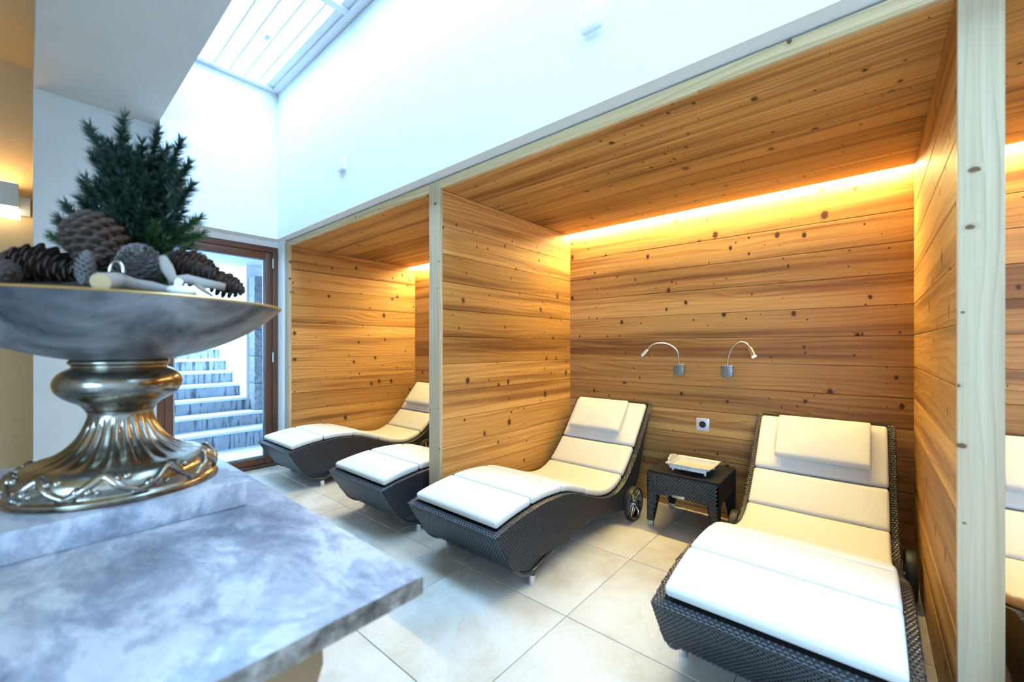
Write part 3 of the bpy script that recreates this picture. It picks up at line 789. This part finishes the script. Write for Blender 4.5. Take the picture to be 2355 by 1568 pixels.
for sx in (-1, 1):
    for sy in (-1, 1):
        mb = MB(); rings = []
        for z, w, o_ in ((ZT0-0.029, 0.045, 0.0), (0.62, 0.047, 0.0), (0.5, 0.034, -0.012), (0.2, 0.022, -0.008), (0.05, 0.02, 0.006), (0.0, 0.026, 0.012)):
            cx_, cy_ = sx*(hx-0.155+o_), sy*(hy-0.150+o_); rings += [(cx_-w, cy_-w, z), (cx_+w, cy_-w, z), (cx_+w, cy_+w, z), (cx_-w, cy_+w, z)]
        mb.add(rings, [(0, 1, 2, 3), (23, 22, 21, 20)]+[(4*i+k, 4*i+4+k, 4*i+4+(k+1) % 4, 4*i+(k+1) % 4) for i in range(5) for k in range(4)])
        mb.build('leg', 'tablewood', mt, bevel=0.004)

# plinth and pedestal bowl
UX, UY = -1.229, 0.136
PZ = 0.75+0.054
pl = tag(MB().box(-0.1845, 0.1845, -0.1845, 0.1845, 0, 0.054).build('stone_plinth', 'plinthstone', bevel=0.004), 'square grey stone slab under the silver pedestal bowl', 'plinth')
pl.location = (UX, UY, 0.75)
urn = thing('pedestal_bowl', (UX, UY, PZ), 'large antique silver pedestal bowl with fluted stem on a stone slab', 'pedestal bowl')
z_ = lambda z: z-PZ
NU = 120
def band(r, z, a):
    zz = z+PZ
    return r, z
foot_prof = smooth_path([(0.001, 0.001), (0.158, 0.001), (0.166, 0.005), (0.167, 0.010), (0.162, 0.015), (0.161, 0.019), (0.163, 0.028), (0.162, 0.038), (0.157, 0.048), (0.149, 0.056), (0.144, 0.059), (0.141, 0.061)], 2)
MB().lathe(foot_prof, NU).build('foot', 'pewter', urn, smooth=True, auto=50)
# scrolls of the running wave around the foot
mb = MB(); NS = 10
def on_foot(ang, hgt, lift=0.0):
    hgt = 0.019+(hgt-0.023)*0.76
    rad = (0.1625 if hgt < 0.038 else 0.1625-0.75*(hgt-0.038))+lift
    return Vector((rad*math.cos(ang), rad*math.sin(ang), hgt))
for k in range(NS):
    a0 = 2*PI*k/NS; da = 2*PI/NS; pts = []; rr = []
    for i in range(25):                       # S-shaped main scroll with curled ends
        f = i/24
        u = f*1.25-0.05+0.10*math.sin(f*2*PI); hgt = 0.046-0.023*math.cos(f*PI*1.9+0.2)
        pts.append(on_foot(a0+u*da, hgt, 0.001)); rr.append(0.0088*(0.35+0.65*math.sin(PI*min(1, 0.12+f*0.8))))
    mb.tube(pts, rr, 8)
    for (u0, h0, u1, h1, sz) in ((0.12, 0.028, 0.30, 0.046, 0.0065), (0.30, 0.027, 0.44, 0.042, 0.0055), (0.46, 0.026, 0.55, 0.038, 0.0045), (0.62, 0.070, 0.80, 0.052, 0.0062), (0.84, 0.071, 0.95, 0.055, 0.0055), (0.80, 0.034, 0.90, 0.042, 0.006)):
        P_ = [on_foot(a0+(u0+(u1-u0)*q)*da, h0+(h1-h0)*q+0.002*math.sin(PI*q), 0.0005) for q in (0, 0.2, 0.45, 0.7, 0.9, 1)]
        mb.tube(P_, [sz*1.35*w2 for w2 in (0.15, 0.6, 0.9, 1.0, 0.75, 0.2)], 7)
mb.build('scroll_relief', 'pewter', urn, smooth=True)
def flute(r, z, a):
    zz = z
    k = max(0.0, min(1.0, (0.150-zz)/0.02))*max(0.0, min(1.0, (zz-0.060)/0.008))
    return r*(1+0.075*k*abs(math.cos(a*12))-0.04*k), z
stem = [(0.145, 0.057), (0.140, 0.061), (0.121, 0.066), (0.103, 0.073), (0.088, 0.083), (0.0745, 0.097), (0.064, 0.114), (0.057, 0.131), (0.0535, 0.146), (0.053, 0.156), (0.056, 0.162)]
stem = [(r, z) for r, z in smooth_path(stem, 3)]
MB().lathe(stem, 144, flute).build('fluted_stem', 'pewter', urn, smooth=True, auto=60)
knop = smooth_path([(0.052, 0.158), (0.058, 0.166), (0.066, 0.176), (0.083, 0.186), (0.098, 0.200), (0.1035, 0.215), (0.102, 0.228), (0.094, 0.241), (0.084, 0.248), (0.078, 0.251), (0.076, 0.255), (0.080, 0.259), (0.082, 0.263), (0.078, 0.268), (0.060, 0.270)], 3)
MB().lathe(knop, 96).build('knop', 'pewter', urn, smooth=True, auto=60)
RZ = 1.192-PZ
bowl_o = smooth_path([(0.02, 0.262), (0.075, 0.268), (0.115, 0.277), (0.165, 0.293), (0.215, 0.317), (0.255, 0.344), (0.285, 0.370), (0.301, RZ-0.003)], 3)
bowl_i = [(0.294, RZ-0.002), (0.276, 0.368), (0.245, 0.344), (0.205, 0.322), (0.15, 0.30), (0.02, 0.285)]
MB().lathe(bowl_o+bowl_i, 128).build('bowl', 'bowlmetal', urn, smooth=True, auto=60)
mb = MB(); n = 128
ringp = [(0.301+0.0024*math.cos(2*PI*j/8), RZ-0.001+0.0024*math.sin(2*PI*j/8)) for j in range(8)]
mb.lathe(ringp+[ringp[0]], n).build('gold_rim', 'goldrim', urn, smooth=True)

# ------------------------------------------------------------------ arrangement in the bowl
fill = tag(MB().lathe([(0.001, 1.226), (0.10, 1.222), (0.18, 1.206), (0.235, 1.186), (0.262, 1.178), (0.250, 1.165), (0.2, 1.150), (0.001, 1.140)], 64, lambda r, z, a: (r, z+0.006*math.sin(a*7+r*60)*(z > 1.165))).build('potting_moss', 'moss', smooth=True), 'dark moss and twigs filling the silver bowl', 'moss')
fill.location = (UX, UY, 0); fill['kind'] = 'stuff'

# small spruce
def branch_mesh(L, mat, seed, n=330):
    rg = random.Random(seed); mb = MB()
    mb.tube([(0, 0, 0), (0.004, 0, L*0.5), (0, 0.003, L)], [0.003, 0.0022, 0.001], 5)
    for k in range(n):
        f = rg.random()**0.8; a_ = rg.random()*2*PI
        if k > n*0.93: f = 1.0
        p = Vector((0.004*math.sin(f*PI), 0, L*(0.06+0.94*f)))
        out = Vector((math.cos(a_), math.sin(a_), 0)); ln = rg.uniform(0.017, 0.027)
        d = (out*rg.uniform(0.7, 1.0)+Vector((0, 0, rg.uniform(0.45, 0.95)+(1.2 if f > 0.95 else 0)))).normalized()
        s_ = d.cross(Vector((rg.random()-0.5, rg.random()-0.5, rg.random()-0.5))).normalized()*0.0011
        t_ = d.cross(s_).normalized()*0.0011
        mb.add([p-s_, p+s_, p+t_, p+d*ln], [(0, 1, 3), (1, 2, 3), (2, 0, 3)])
    return mb.mesh('branch', mat)
BR = [branch_mesh(L, m, s) for L, m, s in ((0.085, 'needle', 1), (0.11, 'needle', 2), (0.135, 'needle', 3), (0.085, 'needle2', 4), (0.11, 'needle2', 5))]
RT = Vector((math.cos(YAW), math.sin(YAW), 0)); FW = Vector((-math.sin(YAW), math.cos(YAW), 0))
def at(px, py, t):
    """point seen at a pixel of the photograph, t metres ahead"""
    return (FW+RT*((px-W_PX/2)/F_PX))*t + Vector((0, 0, EYE+(HORIZON-py)/F_PX*t))
tb_ = at(318, 660, 0.935)
tree = thing('small_spruce', (tb_.x, tb_.y, 1.210), 'small dark green spruce tree standing in the silver bowl', 'spruce')
MB().tube([(0, 0, 0), (0.002, 0, 0.2), (0, 0, 0.34)], [0.010, 0.007, 0.003], 8).build('trunk', 'bark', tree, smooth=True)
def put_branch(base, d, mesh):
    o = link('branch', mesh, tree, base); d = Vector(d).normalized()
    o.rotation_mode = 'QUATERNION'; o.rotation_quaternion = d.to_track_quat('Z', 'Y')
    return o
rg = random.Random(11); k = 0
for i in range(24):
    zb = 0.0108*i; f = i/23
    for j in range(4):
        a_ = k*2.39996; k += 1
        d = Vector((math.cos(a_), math.sin(a_), 0.95+0.9*f+rg.uniform(-0.2, 0.35)))
        low = f < 0.22
        me = BR[4] if (low and rg.random() < 0.75) else BR[rg.choice((0, 1, 1)) if f < 0.8 else 0]
        put_branch((math.cos(a_)*0.018, math.sin(a_)*0.018, zb+0.01), d, me)
for (px_, py_, tx, tz, m_) in ((287, 385, -0.05, 1, 1), (345, 385, 0.12, 1, 0), (262, 405, -0.45, 1, 1), (378, 410, 0.45, 1, 0), (385, 455, 0.5, 1, 0), (385, 500, 0.7, 0.8, 0), (375, 545, 1.1, 0.6, 3), (375, 560, 1.5, 0.35, 3),
                               (250, 545, -0.55, 1, 1), (235, 560, -0.8, 0.9, 1), (225, 580, -1.0, 0.7, 4), (240, 520, -0.4, 1, 1), (205, 595, -0.9, 0.6, 3), (215, 570, -0.9, 0.9, 0), (335, 585, 0.3, 1, 3), (300, 590, -0.2, 1, 4)):
    p = at(px_, py_, 0.915+rg.uniform(-0.02, 0.03))-tree.location
    put_branch(p, RT*tx+Vector((0, 0, tz))+FW*rg.uniform(-0.35, 0.1), BR[m_])

# pine cones
def cone_meshes(L, R, mat, seed, open_=0.6, n=90):
    rg = random.Random(seed); core = MB(); prof = []
    def rad(f): return R*math.sin(PI*min(1.0, 0.10+0.86*f))**0.75
    for i in range(13):
        f = i/12; prof.append((max(0.001, rad(f)*0.62 if 0 < i < 12 else 0.001), L*f))
    core.lathe(prof, 14)
    sc_ = MB()
    for k in range(n):
        f = (k+0.5)/n; a_ = k*2.39996; r0 = rad(f)*0.55; r1 = rad(f)*(1.0+0.06*rg.random())
        o_ = Vector((math.cos(a_), math.sin(a_), 0)); t_ = Vector((-math.sin(a_), math.cos(a_), 0)); up = Vector((0, 0, 1))
        w_ = R*0.30*(0.5+math.sin(PI*(0.15+0.7*f))*0.6); zb = L*f
        p0 = o_*r0+up*zb; tip = o_*r1+up*(zb+L*0.10*(1.3-open_)); md = o_*((r0+r1)*0.52)+up*(zb+L*0.035)
        th = up*(L*0.022)
        sc_.add([p0-t_*w_*0.5, p0+t_*w_*0.5, md+t_*w_, tip+t_*w_*0.55, tip+o_*w_*0.22+up*w_*0.1, tip-t_*w_*0.55, md-t_*w_, p0-th, md-th*1.3+t_*w_*0.8, tip-th*1.5, md-th*1.3-t_*w_*0.8],
                [(0, 1, 2, 6), (6, 2, 3, 5), (5, 3, 4), (1, 7, 8, 2), (2, 8, 9, 3), (3, 9, 4), (4, 9, 5), (5, 9, 10, 6), (6, 10, 7, 0), (7, 10, 9, 8)])
    return core.mesh('cone_core', mat, smooth=True), sc_.mesh('cone_scales', mat)
def cone(px, py, t, L, R, mat, axis, label, seed, open_=0.6, n=90):
    """axis: cone axis as (right, up, away) seen from the photographer"""
    c_, s_ = cone_meshes(L, R, mat, seed, open_, n)
    d = (RT*axis[0]+Vector((0, 0, axis[1]))+FW*axis[2]).normalized()
    o = link('pine_cone', c_, None, at(px, py, t)-d*L*0.5)
    o.rotation_mode = 'QUATERNION'; o.rotation_quaternion = d.to_track_quat('Z', 'Y')
    tag(o, label, 'pine cone', 'pine cones in the silver bowl')
    s = link('cone_scales', s_, o); s['kind'] = 'stuff'
    return o
cone(92, 612, 0.83, 0.125, 0.042, 'cone_brown', (1, -0.15, 0.2), 'large brown pine cone lying at the left end of the silver bowl', 1)
cone(218, 552, 0.80, 0.110, 0.046, 'cone_brown', (-0.45, 1, 0.15), 'large dark brown pine cone leaning upright against the spruce', 2, 0.8)
cone(325, 612, 0.79, 0.078, 0.034, 'cone_grey', (0.35, 0.5, -0.6), 'round grey pine cone below the front of the spruce', 3, 0.2, 120)
cone(438, 617, 0.87, 0.105, 0.036, 'cone_brown', (1, -0.3, 0.2), 'brown pine cone right of the round grey cone', 4, 0.7)
cone(517, 655, 0.99, 0.085, 0.030, 'cone_brown', (1, -0.35, 0.1), 'spiky dark pine cone near the right rim of the bowl', 5, 1.0, 70)
cone(196, 618, 0.73, 0.056, 0.0145, 'cone_grey', (0.05, 1, 0.1), 'slim small greyish cone standing between the brown cones', 6, 0.2, 80)
cone(2, 628, 0.76, 0.055, 0.026, 'cone_brown', (-1, 0.1, 0.3), 'small dark cone at the left rim of the bowl', 7, 0.8, 70)
lg = thing('driftwood_log', at(300, 660, 0.72), 'short pale log with a sawn end lying at the front of the bowl', 'wood')
o0 = lg.location.copy()
P_ = [at(232, 648, 0.685), at(270, 645, 0.735), at(310, 655, 0.75), at(350, 660, 0.765), at(385, 666, 0.775)]
MB().tube([p-o0 for p in P_], [0.0150, 0.0145, 0.011, 0.010, 0.007], 14).build('log', 'drift', lg, smooth=True, auto=60)
e_ = (P_[0]-P_[1]).normalized()
MB().tube([P_[0]+e_*0.0002-o0, P_[0]+e_*0.0012-o0], [0.0138, 0.0138], 16).build('sawn_end', 'cutwood', lg)
tag(MB().tube([at(374, 592, 0.79), at(384, 615, 0.785), at(398, 643, 0.79), at(430, 642, 0.80), at(470, 652, 0.81), at(518, 660, 0.83)], [0.007, 0.010, 0.009, 0.0095, 0.0095, 0.007], 10)
    .tube([at(445, 648, 0.805), at(465, 665, 0.80), at(488, 680, 0.80)], [0.006, 0.005, 0.003], 8).build('forked_twig', 'drift', smooth=True), 'forked grey driftwood twig on the right side of the bowl', 'wood')
for (px_, py_, t_, a_, b_, c_, lab) in ((418, 668, 0.765, 0.025, 0.018, 0.009, 'flat white pebble on the front rim of the bowl'), (411, 649, 0.772, 0.007, 0.007, 0.0075, 'tiny round white bead above the flat white pebble')):
    mb = MB(); mb.lathe([(max(0.0005, math.sin(PI*i/10)), -math.cos(PI*i/10)) for i in range(11)], 20)
    mb.v = [(x*a_, y*b_, z2*c_) for x, y, z2 in mb.v]
    o = tag(mb.build('pebble', 'shell', smooth=True), lab, 'pebble'); o.location = at(px_, py_, t_); o.rotation_euler = (0, 0.12, YAW)
wl = at(268, 630, 0.735)
tag(MB().tube([wl+RT*(0.0125*math.cos(q))+Vector((0, 0, 0.022*math.sin(q))) for q in [PI*k/12 for k in range(13)]], 0.0026, 8).build('wire_loop', 'chrome', smooth=True), 'small arched silver wire loop in front of the grey cone', 'wire loop')
